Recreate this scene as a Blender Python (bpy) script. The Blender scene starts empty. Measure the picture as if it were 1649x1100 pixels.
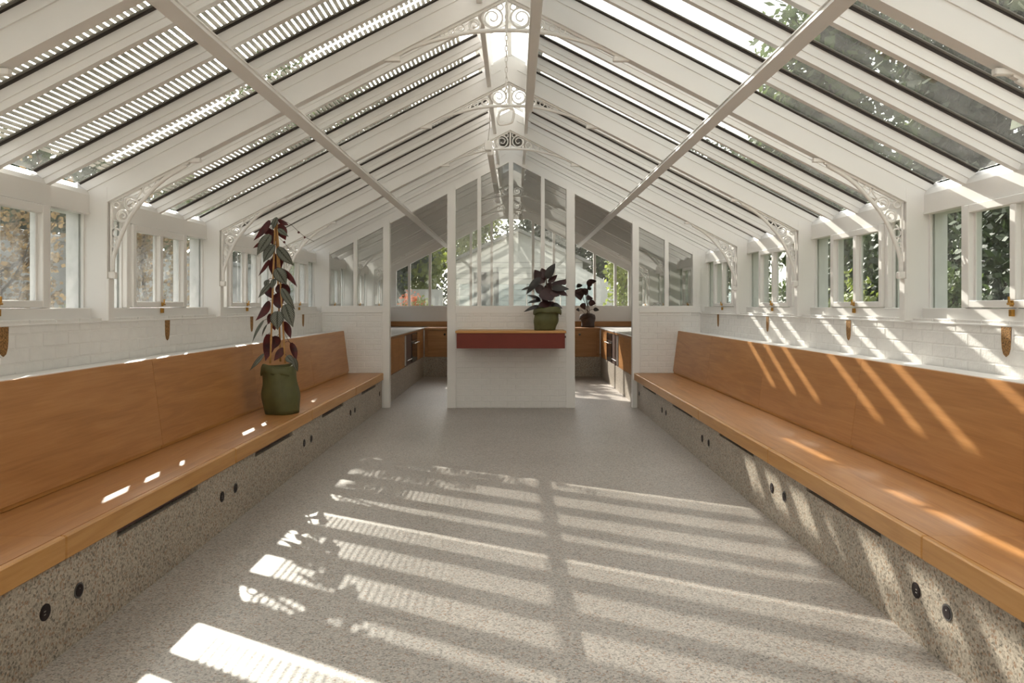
import bpy, math, random
from mathutils import Vector, Matrix
random.seed(7)
S = bpy.context.scene
COL = S.collection
# ------------------------------------------------------------------ camera, sky, sun, exposure
CAMX, CAMH, FPX = 0.05, 1.35, 1200.0
VPX, VPY = 829.0, 492.0
cam_d = bpy.data.cameras.new('camera'); cam = bpy.data.objects.new('camera', cam_d); COL.objects.link(cam)
cam.location = (CAMX, 0, CAMH); cam.rotation_euler = (math.pi/2, 0, 0)
cam_d.sensor_width = 36; cam_d.lens = 36*FPX/1649
cam_d.shift_x = -(VPX-824.5)/1649; cam_d.shift_y = -(550-VPY)/1649
cam_d.clip_start = 0.05; cam_d.clip_end = 300
S.camera = cam
SUN_DIR = Vector((0.63, -1.5, -1.0)).normalized()          # way the light travels
w = bpy.data.worlds.new('world'); S.world = w; w.use_nodes = True
nt = w.node_tree; bg = nt.nodes['Background']
sky = nt.nodes.new('ShaderNodeTexSky'); sky.sky_type = 'NISHITA'; sky.sun_disc = False
sky.sun_elevation = math.asin(-SUN_DIR.z); sky.sun_rotation = math.radians(-22.8)
sky.air_density = 1.0; sky.dust_density = 3.0
hs = nt.nodes.new('ShaderNodeHueSaturation'); hs.inputs['Saturation'].default_value = 0.22
mxw = nt.nodes.new('ShaderNodeMixRGB'); mxw.blend_type = 'MULTIPLY'; mxw.inputs[0].default_value = 1
mxw.inputs[2].default_value = (1.0, 0.975, 0.945, 1)
nt.links.new(sky.outputs[0], hs.inputs['Color']); nt.links.new(hs.outputs[0], mxw.inputs[1])
nt.links.new(mxw.outputs[0], bg.inputs['Color']); bg.inputs['Strength'].default_value = 0.55
sl = bpy.data.lights.new('sun', 'SUN'); sun = bpy.data.objects.new('sun', sl); COL.objects.link(sun)
sl.energy = 11.5; sl.angle = math.radians(0.42); sl.color = (1.0, 0.935, 0.86)
sun.rotation_euler = SUN_DIR.to_track_quat('-Z', 'Y').to_euler(); sun.location = (-8, 20, 14)
S.view_settings.view_transform = 'Standard'; S.view_settings.look = 'None'
S.view_settings.gamma = 1; S.view_settings.use_curve_mapping = False
S.view_settings.exposure = 0.1

def px(x, y, D):                                             # pixel + distance -> point
    return Vector(((x-VPX)*D/FPX + CAMX, D, CAMH - (y-VPY)*D/FPX))

# ------------------------------------------------------------------ materials
MATS = {}
def newmat(name):
    m = bpy.data.materials.new(name); m.use_nodes = True
    return m, m.node_tree.nodes, m.node_tree.links, m.node_tree.nodes['Principled BSDF']
def ramp(n, stops, interp='LINEAR'):
    r = n.new('ShaderNodeValToRGB'); cr = r.color_ramp; cr.interpolation = interp
    while len(cr.elements) < len(stops): cr.elements.new(0.5)
    for e, (p, c) in zip(cr.elements, stops): e.position = p; e.color = (*c, 1)
    return r
def plain(name, col, rough=0.5, metal=0.0, var=0.06, scale=6.0, bump=0.0, bscale=60.0, spec=0.5):
    if name in MATS: return MATS[name]
    m, n, l, p = newmat(name)
    tc = n.new('ShaderNodeTexCoord'); nz = n.new('ShaderNodeTexNoise'); nz.inputs['Scale'].default_value = scale
    nz.inputs['Detail'].default_value = 4
    l.new(tc.outputs['Object'], nz.inputs['Vector'])
    r = ramp(n, [(0.3, tuple(c*(1-var) for c in col)), (0.7, tuple(min(1, c*(1+var)) for c in col))])
    l.new(nz.outputs['Fac'], r.inputs[0]); l.new(r.outputs[0], p.inputs['Base Color'])
    p.inputs['Roughness'].default_value = rough; p.inputs['Metallic'].default_value = metal
    p.inputs['Specular IOR Level'].default_value = spec
    if bump:
        nb = n.new('ShaderNodeTexNoise'); nb.inputs['Scale'].default_value = bscale; nb.inputs['Detail'].default_value = 3
        b = n.new('ShaderNodeBump'); b.inputs['Strength'].default_value = bump; b.inputs['Distance'].default_value = 0.01
        l.new(tc.outputs['Object'], nb.inputs['Vector']); l.new(nb.outputs['Fac'], b.inputs['Height']); l.new(b.outputs[0], p.inputs['Normal'])
    MATS[name] = m; return m
def wood(name, dark, mid, light, axis='Y', rough=0.38, plank=0.0):
    m, n, l, p = newmat(name)
    tc = n.new('ShaderNodeTexCoord'); oi = n.new('ShaderNodeObjectInfo')
    mp = n.new('ShaderNodeMapping'); sc = {'X': (1.2, 14, 14), 'Y': (14, 1.2, 14), 'Z': (14, 14, 1.2)}[axis]
    mp.inputs['Scale'].default_value = sc
    ad = n.new('ShaderNodeVectorMath'); ad.operation = 'ADD'
    ml = n.new('ShaderNodeVectorMath'); ml.operation = 'SCALE'; ml.inputs['Scale'].default_value = 37.0
    cmb = n.new('ShaderNodeCombineXYZ')
    for i in range(3): l.new(oi.outputs['Random'], cmb.inputs[i])
    l.new(cmb.outputs[0], ml.inputs[0]); l.new(tc.outputs['Object'], ad.inputs[0]); l.new(ml.outputs[0], ad.inputs[1])
    l.new(ad.outputs[0], mp.inputs['Vector'])
    n1 = n.new('ShaderNodeTexNoise'); n1.inputs['Scale'].default_value = 1.0; n1.inputs['Detail'].default_value = 6
    n1.inputs['Distortion'].default_value = 1.2
    l.new(mp.outputs[0], n1.inputs['Vector'])
    mp2 = n.new('ShaderNodeMapping'); mp2.inputs['Scale'].default_value = tuple(v*7 if v > 2 else v*3 for v in sc)
    l.new(ad.outputs[0], mp2.inputs['Vector'])
    n2 = n.new('ShaderNodeTexNoise'); n2.inputs['Scale'].default_value = 1.0; n2.inputs['Detail'].default_value = 3
    l.new(mp2.outputs[0], n2.inputs['Vector'])
    mix = n.new('ShaderNodeMath'); mix.operation = 'MULTIPLY_ADD'; mix.inputs[1].default_value = 0.3
    l.new(n2.outputs['Fac'], mix.inputs[0])
    sub = n.new('ShaderNodeMath'); sub.operation = 'MULTIPLY'; sub.inputs[1].default_value = 0.7
    l.new(n1.outputs['Fac'], sub.inputs[0]); l.new(sub.outputs[0], mix.inputs[2])
    r = ramp(n, [(0.3, dark), (0.5, mid), (0.7, light)]); l.new(mix.outputs[0], r.inputs[0])
    l.new(r.outputs[0], p.inputs['Base Color']); p.inputs['Roughness'].default_value = rough
    b = n.new('ShaderNodeBump'); b.inputs['Strength'].default_value = 0.08; b.inputs['Distance'].default_value = 0.004
    l.new(n2.outputs['Fac'], b.inputs['Height']); l.new(b.outputs[0], p.inputs['Normal'])
    MATS[name] = m; return m
def terrazzo(name, base, scale, rough, dens=0.0):
    m, n, l, p = newmat(name)
    tc = n.new('ShaderNodeTexCoord')
    def chips(sc, stops):
        v = n.new('ShaderNodeTexVoronoi'); v.inputs['Scale'].default_value = sc
        l.new(tc.outputs['Object'], v.inputs['Vector'])
        sp = n.new('ShaderNodeSeparateColor'); l.new(v.outputs['Color'], sp.inputs[0])
        r = ramp(n, stops, 'CONSTANT'); l.new(sp.outputs[0], r.inputs[0]); return r
    B = base
    d = lambda k: tuple(c*k for c in B)
    r1 = chips(scale, [(0, d(0.20)), (0.07+dens, (0.30, 0.155, 0.075)), (0.15+dens*2, d(0.66)), (0.36, d(1.0)), (0.62, d(1.22)), (0.84, d(1.42))])
    r2 = chips(scale*2.1, [(0, d(0.34)), (0.12+dens, d(0.84)), (0.45, d(1.03)), (0.80, d(1.24))])
    mx = n.new('ShaderNodeMixRGB'); mx.inputs[0].default_value = 0.45
    l.new(r1.outputs[0], mx.inputs[1]); l.new(r2.outputs[0], mx.inputs[2])
    nz = n.new('ShaderNodeTexNoise'); nz.inputs['Scale'].default_value = 1.1; nz.inputs['Detail'].default_value = 5
    l.new(tc.outputs['Object'], nz.inputs['Vector'])
    rr = ramp(n, [(0.3, (0.90, 0.89, 0.88)), (0.7, (1.06, 1.05, 1.04))]); l.new(nz.outputs['Fac'], rr.inputs[0])
    mu = n.new('ShaderNodeMixRGB'); mu.blend_type = 'MULTIPLY'; mu.inputs[0].default_value = 1
    l.new(mx.outputs[0], mu.inputs[1]); l.new(rr.outputs[0], mu.inputs[2])
    l.new(mu.outputs[0], p.inputs['Base Color']); p.inputs['Roughness'].default_value = rough; p.inputs['Specular IOR Level'].default_value = 0.28
    MATS[name] = m; return m
def glass(name, tint=(0.93, 0.95, 0.93), haze=0.0, hazecol=(0.6, 0.6, 0.56), f0=0.045):
    m = bpy.data.materials.new(name); m.use_nodes = True; n = m.node_tree.nodes; l = m.node_tree.links
    n.clear(); out = n.new('ShaderNodeOutputMaterial')
    tr = n.new('ShaderNodeBsdfTransparent'); tr.inputs[0].default_value = (*tint, 1)
    gl = n.new('ShaderNodeBsdfGlossy'); gl.inputs['Roughness'].default_value = 0.015
    lw = n.new('ShaderNodeLayerWeight'); lw.inputs[0].default_value = 0.5      # Schlick reflectance, same on both faces
    pw = n.new('ShaderNodeMath'); pw.operation = 'POWER'; pw.inputs[1].default_value = 5.0; l.new(lw.outputs['Facing'], pw.inputs[0])
    fr = n.new('ShaderNodeMath'); fr.operation = 'MULTIPLY_ADD'; fr.inputs[1].default_value = 0.95; fr.inputs[2].default_value = f0; l.new(pw.outputs[0], fr.inputs[0])
    mx = n.new('ShaderNodeMixShader'); l.new(fr.outputs[0], mx.inputs[0]); l.new(tr.outputs[0], mx.inputs[1]); l.new(gl.outputs[0], mx.inputs[2])
    last = mx
    if haze:
        df = n.new('ShaderNodeBsdfDiffuse'); df.inputs[0].default_value = (*hazecol, 1)
        tl = n.new('ShaderNodeBsdfTranslucent'); tl.inputs[0].default_value = (*hazecol, 1)
        m2 = n.new('ShaderNodeMixShader'); m2.inputs[0].default_value = 0.6
        l.new(df.outputs[0], m2.inputs[1]); l.new(tl.outputs[0], m2.inputs[2])
        tc = n.new('ShaderNodeTexCoord'); nz = n.new('ShaderNodeTexNoise'); nz.inputs['Scale'].default_value = 9; nz.inputs['Detail'].default_value = 6
        l.new(tc.outputs['Object'], nz.inputs['Vector'])
        r = n.new('ShaderNodeMapRange'); r.inputs['From Min'].default_value = 0.3; r.inputs['From Max'].default_value = 0.75
        r.inputs['To Min'].default_value = haze*0.3; r.inputs['To Max'].default_value = haze*1.7
        l.new(nz.outputs['Fac'], r.inputs['Value'])
        m3 = n.new('ShaderNodeMixShader'); l.new(r.outputs[0], m3.inputs[0]); l.new(mx.outputs[0], m3.inputs[1]); l.new(m2.outputs[0], m3.inputs[2])
        last = m3
    l.new(last.outputs[0], out.inputs[0]); MATS[name] = m; return m
def leafmat(name, a, b, rough=0.45, trans=0.35, scale=5.0, veins=None):
    m = bpy.data.materials.new(name); m.use_nodes = True; n = m.node_tree.nodes; l = m.node_tree.links
    p = n['Principled BSDF']; out = n['Material Output']
    tc = n.new('ShaderNodeTexCoord'); nz = n.new('ShaderNodeTexNoise'); nz.inputs['Scale'].default_value = scale
    l.new(tc.outputs['Object'], nz.inputs['Vector'])
    r = ramp(n, [(0.32, a), (0.68, b)]); l.new(nz.outputs['Fac'], r.inputs[0]); col = r.outputs[0]
    if veins:
        uv = n.new('ShaderNodeUVMap'); sp = n.new('ShaderNodeSeparateXYZ'); l.new(uv.outputs[0], sp.inputs[0])
        ab = n.new('ShaderNodeMath'); ab.operation = 'ABSOLUTE'; l.new(sp.outputs[0], ab.inputs[0])
        f = n.new('ShaderNodeMath'); f.operation = 'MULTIPLY_ADD'; f.inputs[1].default_value = -0.45; l.new(ab.outputs[0], f.inputs[0]); l.new(sp.outputs[1], f.inputs[2])
        s = n.new('ShaderNodeMath'); s.operation = 'MULTIPLY'; s.inputs[1].default_value = 52.0; l.new(f.outputs[0], s.inputs[0])
        sn = n.new('ShaderNodeMath'); sn.operation = 'SINE'; l.new(s.outputs[0], sn.inputs[0])
        mr = n.new('ShaderNodeMapRange'); mr.inputs['From Min'].default_value = -0.25; mr.inputs['From Max'].default_value = 0.6
        l.new(sn.outputs[0], mr.inputs['Value'])
        mm = n.new('ShaderNodeMapRange'); mm.inputs['From Min'].default_value = 0.05; mm.inputs['From Max'].default_value = 0.2
        l.new(ab.outputs[0], mm.inputs['Value'])
        ed = n.new('ShaderNodeMapRange'); ed.inputs['From Min'].default_value = 0.95; ed.inputs['From Max'].default_value = 0.7
        l.new(ab.outputs[0], ed.inputs['Value'])
        k = n.new('ShaderNodeMath'); k.operation = 'MULTIPLY'; l.new(mr.outputs[0], k.inputs[0]); l.new(mm.outputs[0], k.inputs[1])
        k2 = n.new('ShaderNodeMath'); k2.operation = 'MULTIPLY'; l.new(k.outputs[0], k2.inputs[0]); l.new(ed.outputs[0], k2.inputs[1])
        mx = n.new('ShaderNodeMixRGB'); l.new(k2.outputs[0], mx.inputs[0]); l.new(col, mx.inputs[1]); mx.inputs[2].default_value = (*veins, 1)
        col = mx.outputs[0]
    l.new(col, p.inputs['Base Color']); p.inputs['Roughness'].default_value = rough
    if trans:
        tl = n.new('ShaderNodeBsdfTranslucent'); l.new(col, tl.inputs[0])
        ms = n.new('ShaderNodeMixShader'); ms.inputs[0].default_value = trans
        l.new(p.outputs[0], ms.inputs[1]); l.new(tl.outputs[0], ms.inputs[2]); l.new(ms.outputs[0], out.inputs[0])
    MATS[name] = m; return m

WHITE = plain('white_paint', (0.81, 0.79, 0.765), 0.42, var=0.015, scale=3, bump=0.02, bscale=30)
IRON = plain('white_iron', (0.81, 0.785, 0.755), 0.38, var=0.02)
BRICKW = plain('white_brick_paint', (0.79, 0.77, 0.745), 0.6, var=0.03, scale=9, bump=0.35, bscale=45)
OAK = wood('oak_y', (0.36, 0.158, 0.048), (0.46, 0.212, 0.070), (0.54, 0.27, 0.10), 'Y', 0.36)
OAKE = wood('oak_edge', (0.43, 0.20, 0.050), (0.53, 0.262, 0.072), (0.60, 0.32, 0.105), 'Y', 0.4)
OAKX = wood('oak_x', (0.33, 0.150, 0.045), (0.41, 0.195, 0.065), (0.48, 0.24, 0.09), 'X', 0.4)
OAKSH = wood('oak_shelf', (0.46, 0.21, 0.055), (0.56, 0.275, 0.08), (0.62, 0.33, 0.11), 'X', 0.4)
RED = plain('oxblood_paint', (0.18, 0.034, 0.022), 0.55, var=0.05, spec=0.3)
TERR = terrazzo('terrazzo_floor', (0.425, 0.388, 0.352), 135, 0.36)
TERP = terrazzo('terrazzo_plinth', (0.42, 0.372, 0.310), 115, 0.5, 0.02)
DARK = plain('dark_bronze', (0.022, 0.014, 0.015), 0.55, spec=0.25)
SLOT = plain('slot_maroon', (0.055, 0.022, 0.022), 0.6)
GASK = plain('gasket', (0.035, 0.027, 0.023), 0.7)
ALU = plain('glazing_strip', (0.22, 0.21, 0.185), 0.5)
BRASS = plain('brass', (0.50, 0.27, 0.06), 0.35, 0.85)
CORK = plain('cork', (0.30, 0.155, 0.05), 0.9, var=0.75, scale=130, bump=0.8, bscale=160)
LATH = plain('lath_wood', (0.40, 0.36, 0.30), 0.6, var=0.1)
STEEL = plain('steel', (0.55, 0.54, 0.52), 0.25, 1.0)
BLACKG = plain('black_glass', (0.018, 0.015, 0.014), 0.12)
WTOP = plain('pale_worktop', (0.55, 0.54, 0.52), 0.3, var=0.03)
MAROON = plain('bronze_panel', (0.10, 0.06, 0.048), 0.4)
GLR = glass('roof_glass', (0.93, 0.945, 0.92), 0.05)
GLW = glass('window_glass', (0.92, 0.945, 0.925), 0.035)
GLP = glass('partition_glass', (0.95, 0.96, 0.95), 0.012, f0=0.08)
GLL = glass('hazy_glass', (0.90, 0.92, 0.91), 0.11, (0.62, 0.63, 0.62))  # left windows: stronger pale haze mixed into the panes as a grey veil
GLO = glass('outdoor_glass', (0.82, 0.90, 0.92), 0.05, (0.75, 0.82, 0.85))
CANVAS = plain('olive_canvas', (0.094, 0.092, 0.030), 0.62, var=0.14, scale=14, bump=0.15, bscale=25)
CANVASB = plain('brown_canvas', (0.050, 0.032, 0.026), 0.7, var=0.12)
SOIL = plain('soil', (0.03, 0.02, 0.013), 0.95, var=0.4, scale=80)
BAMBOO = plain('bamboo', (0.42, 0.215, 0.06), 0.45, var=0.2, scale=40)
L_TOP = leafmat('vine_leaf_top', (0.022, 0.024, 0.014), (0.036, 0.036, 0.022), 0.5, 0.08, 20, veins=(0.27, 0.28, 0.225))
L_BOT = leafmat('vine_leaf_under', (0.055, 0.009, 0.010), (0.150, 0.014, 0.011), 0.4, 0.35, 14)
R_TOP = leafmat('rubber_leaf_top', (0.016, 0.012, 0.010), (0.030, 0.022, 0.018), 0.28, 0.06, 12)
R_BOT = leafmat('rubber_leaf_under', (0.035, 0.010, 0.010), (0.055, 0.018, 0.015), 0.4, 0.12, 12)
STEM = plain('stem', (0.06, 0.035, 0.02), 0.6)
BARK = plain('bark', (0.085, 0.065, 0.048), 0.9, var=0.3, scale=14)

# ------------------------------------------------------------------ geometry helpers
class MB:
    def __init__(s): s.v = []; s.f = []; s.m = []; s.uv = None
    def add(s, vs, fs, mi=0):
        o = len(s.v); s.v += [Vector(v) for v in vs]; s.f += [tuple(i+o for i in f) for f in fs]; s.m += [mi]*len(fs)
        return s
    def box(s, x0, x1, y0, y1, z0, z1, mi=0):
        if x0 > x1: x0, x1 = x1, x0
        vs = [(x, y, z) for z in (z0, z1) for y in (y0, y1) for x in (x0, x1)]
        return s.add(vs, [(0, 2, 3, 1), (4, 5, 7, 6), (0, 1, 5, 4), (2, 6, 7, 3), (0, 4, 6, 2), (1, 3, 7, 5)], mi)
    def cbox(s, x0, x1, y0, y1, z0, z1, b=0.004, mi=0):      # box with chamfered edges
        if x0 > x1: x0, x1 = x1, x0
        c = Vector(((x0+x1)/2, (y0+y1)/2, (z0+z1)/2)); h = Vector(((x1-x0)/2, (y1-y0)/2, (z1-z0)/2))
        b = min(b, min(h)*0.9); V = []; idx = {}
        for sx in (-1, 1):
            for sy in (-1, 1):
                for sz in (-1, 1):
                    for k in range(3):
                        o = [h.x, h.y, h.z]; o = [o[i]-(b if i != k else 0) for i in range(3)]
                        idx[(sx, sy, sz, k)] = len(V); V.append(c+Vector((sx*o[0], sy*o[1], sz*o[2])))
        F = []
        g = lambda sx, sy, sz, k: idx[(sx, sy, sz, k)]
        for q in (-1, 1):
            F.append([g(q, -1, -1, 0), g(q, 1, -1, 0), g(q, 1, 1, 0), g(q, -1, 1, 0)])
            F.append([g(-1, q, -1, 1), g(1, q, -1, 1), g(1, q, 1, 1), g(-1, q, 1, 1)])
            F.append([g(-1, -1, q, 2), g(1, -1, q, 2), g(1, 1, q, 2), g(-1, 1, q, 2)])
        for a in (-1, 1):
            for d in (-1, 1):
                F.append([g(-1, a, d, 1), g(1, a, d, 1), g(1, a, d, 2), g(-1, a, d, 2)])
                F.append([g(a, -1, d, 0), g(a, 1, d, 0), g(a, 1, d, 2), g(a, -1, d, 2)])
                F.append([g(a, d, -1, 0), g(a, d, 1, 0), g(a, d, 1, 1), g(a, d, -1, 1)])
                for e in (-1, 1): F.append([g(a, d, e, 0), g(a, d, e, 1), g(a, d, e, 2)])
        R = []
        for f in F:                                           # outward facing
            n = (V[f[1]]-V[f[0]]).cross(V[f[2]]-V[f[0]]); m = sum((V[i] for i in f), Vector())/len(f)-c
            R.append(tuple(f) if n.dot(m) > 0 else tuple(reversed(f)))
        return s.add(V, R, mi)
    def prism(s, poly, y0, y1, mi=0):                         # polygon in (x,z), pulled along y
        n = len(poly); vs = [(x, y0, z) for x, z in poly]+[(x, y1, z) for x, z in poly]
        return s.add(vs, [tuple(range(n)), tuple(range(2*n-1, n-1, -1))]+[(i, i+n, (i+1) % n+n, (i+1) % n) for i in range(n)], mi)
    def prismx(s, poly, x0, x1, mi=0):                        # polygon in (y,z), pulled along x
        n = len(poly); vs = [(x0, y, z) for y, z in poly]+[(x1, y, z) for y, z in poly]
        return s.add(vs, [tuple(range(n)), tuple(range(2*n-1, n-1, -1))]+[(i, i+n, (i+1) % n+n, (i+1) % n) for i in range(n)], mi)
    def tube(s, pts, r, n=6, closed=False, mi=0):
        pts = [Vector(p) for p in pts]; N = len(pts); rs = r if isinstance(r, (list, tuple)) else [r]*N
        V = []; prev = None
        for i, p in enumerate(pts):
            a = pts[(i-1) % N] if (i or closed) else p; b = pts[(i+1) % N] if (i < N-1 or closed) else p
            t = (b-a); t = t.normalized() if t.length > 1e-9 else Vector((0, 0, 1))
            if prev is None:
                u = t.cross(Vector((0, 1, 0))); u = u if u.length > 0.2 else t.cross(Vector((1, 0, 0)))
            else: u = prev-t*prev.dot(t)
            u.normalize(); prev = u; v = t.cross(u)
            V += [p+(u*math.cos(2*math.pi*k/n)+v*math.sin(2*math.pi*k/n))*rs[i] for k in range(n)]
        F = []
        for i in range(N if closed else N-1):
            j = (i+1) % N
            F += [(i*n+k, i*n+(k+1) % n, j*n+(k+1) % n, j*n+k) for k in range(n)]
        if not closed: F += [tuple(range(n-1, -1, -1)), tuple((N-1)*n+k for k in range(n))]
        return s.add(V, F, mi)
    def disc(s, c, ax, r, d, n=20, mi=0):                     # short cylinder from c along unit axis ax, length d
        c = Vector(c); ax = Vector(ax).normalized(); u = ax.orthogonal().normalized(); v = ax.cross(u)
        V = [c+k*ax*d+(u*math.cos(2*math.pi*i/n)+v*math.sin(2*math.pi*i/n))*r for k in (0, 1) for i in range(n)]
        return s.add(V, [tuple(range(n-1, -1, -1)), tuple(range(n, 2*n))]+[(i, (i+1) % n, (i+1) % n+n, i+n) for i in range(n)], mi)
    def build(s, name, mat, parent=None, origin=None, smooth=False):
        me = bpy.data.meshes.new(name)
        if parent is not None: o0 = wloc(parent)
        elif origin is not None: o0 = Vector(origin)
        else:
            lo = [min(v[i] for v in s.v) for i in range(3)]; hi = [max(v[i] for v in s.v) for i in range(3)]
            o0 = Vector(((lo[0]+hi[0])/2, (lo[1]+hi[1])/2, lo[2]))
        me.from_pydata([v-o0 for v in s.v], [], s.f)
        for m in (mat if isinstance(mat, (list, tuple)) else [mat]): me.materials.append(m)
        if any(s.m): me.polygons.foreach_set('material_index', s.m)
        if smooth: me.polygons.foreach_set('use_smooth', [True]*len(me.polygons))
        if s.uv:
            ul = me.uv_layers.new(name='UVMap')
            for lp in me.loops: ul.data[lp.index].uv = s.uv[lp.vertex_index]
        me.update(); o = bpy.data.objects.new(name, me); COL.objects.link(o)
        if parent is not None: o.parent = parent
        else: o.location = o0
        return o
def wloc(o):
    p = Vector(o.location)
    while o.parent: o = o.parent; p += Vector(o.location)
    return p
def tag(o, label=None, cat=None, group=None, kind=None):
    if label: o['label'] = label
    if cat: o['category'] = cat
    if group: o['group'] = group
    if kind: o['kind'] = kind
    return o
def empty(name, loc=(0, 0, 0)):
    o = bpy.data.objects.new(name, None); o.location = loc; o.empty_display_size = 0.1; COL.objects.link(o); return o
def dup(o, parent, loc):
    c = o.copy(); COL.objects.link(c); c.parent = parent; c.location = Vector(loc)-(wloc(parent) if parent else Vector()); return c
def arc(cx, cz, r, a0, a1, n=14): return [(cx+r*math.cos(math.radians(a0+(a1-a0)*i/n)), cz+r*math.sin(math.radians(a0+(a1-a0)*i/n))) for i in range(n+1)]
def spline(pts, n=6):                                         # Catmull-Rom through 2D or 3D points
    P = [Vector(p) for p in pts]; P = [P[0]*2-P[1]]+P+[P[-1]*2-P[-2]]; out = []
    for i in range(1, len(P)-2):
        for k in range(n):
            t = k/n; a, b, c, d = P[i-1], P[i], P[i+1], P[i+2]
            out.append(0.5*((2*b)+(c-a)*t+(2*a-5*b+4*c-d)*t*t+(3*b-a-3*c+d)*t*t*t))
    return out+[P[-2]]
# ------------------------------------------------------------------ layout
BAY = 1.75; YP = 9.88                                          # partition frame
YB = YP-7*BAY                                                  # back wall (behind the viewer)
YG = YP+3*BAY                                                  # far gable of the kitchen
FR = [YP-BAY*k for k in range(7, -4, -1)]                      # frame positions, back to front
PIN, HOOD, WALLX = 2.467, 2.575, 2.50
APEX, SL = 3.26, 0.515
TH = math.atan(SL); CT, ST = math.cos(TH), math.sin(TH)
def R(s, t, h): return (s*(t*CT+h*ST), APEX-t*ST+h*CT)        # roof section: t down the slope, h out from the rafter underside
def rbox(mb, s, t0, t1, h0, h1, y0, y1, mi=0):
    mb.prism([R(s, t0, h0), R(s, t1, h0), R(s, t1, h1), R(s, t0, h1)], y0, y1, mi); return mb
SIDE = {-1: 'left', 1: 'right'}
ORD = ['nearest the camera', 'second from the camera', 'third from the camera', 'fourth from the camera', 'fifth from the camera']
# ------------------------------------------------------------------ floor, ground, walls
tag(MB().box(-2.75, 2.75, YB-0.1, YG+0.1, -0.12, 0).build('floor', TERR), kind='structure')
GRASS = plain('grass_ground', (0.085, 0.10, 0.035), 0.9, var=0.4, scale=2.5)
tag(MB().box(-45, 45, -30, 75, -0.3, -0.125).build('ground', GRASS), kind='structure')
brick_me = MB().cbox(-0.0025, 0.004, -0.1095, 0.1095, -0.0345, 0.0345, 0.005).build('brick_proto', BRICKW)
bx_me = brick_me.data; bpy.data.objects.remove(brick_me)
bm2 = MB().cbox(-0.1095, 0.1095, -0.0025, 0.004, -0.0345, 0.0345, 0.005).build('brick_proto', BRICKW)
by_me = bm2.data; bpy.data.objects.remove(bm2)
bm3 = MB().cbox(-0.0535, 0.0535, -0.0025, 0.004, -0.0345, 0.0345, 0.005).build('brick_proto', BRICKW)
byh_me = bm3.data; bpy.data.objects.remove(bm3)
def put_brick(me, parent, p, rot=0.0):
    o = bpy.data.objects.new('brick', me); COL.objects.link(o); o.parent = parent
    o.location = Vector(p)-wloc(parent); o.rotation_euler = (random.uniform(-.004, .004), random.uniform(-.004, .004), rot+random.uniform(-.006, .006))
CB, CH = 0.225, 0.075
for s in (-1, 1):
    wl = MB().box(s*WALLX, s*2.78, YB, YG, -0.12, 1.243).build('wall_'+SIDE[s], BRICKW); tag(wl, kind='structure')
    MB().cbox(s*(WALLX-0.012), s*2.70, YB, YG, 1.243, 1.256, 0.004).build('coping', WHITE, wl)
    for c in range(5):
        z = 1.205-CH*c
        n = 0
        y = 2.0+(c % 2)*CB/2
        while y < YP-0.18:
            put_brick(bx_me, wl, (s*(WALLX+random.uniform(-0.0005, 0.0015)), y, z), math.pi if s > 0 else 0); y += CB
    for k, y in enumerate(FR):                                  # posts of the principal frames
        m = MB().prism([(s*PIN, 1.256), (s*2.72, 1.256), (s*2.72, 2.10), (s*2.60, 2.12), (s*PIN, 2.08)], y-0.0315, y+0.0315)
        m.cbox(s*(PIN-0.012), s*(PIN+0.012), y-0.0325, y+0.0325, 1.256, 1.515, 0.003)
        m.build('post', WHITE, wl)
tag(MB().box(-2.78, 2.78, YB-0.2, YB, -0.12, 3.9).build('wall_back', WHITE), kind='structure')
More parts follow.
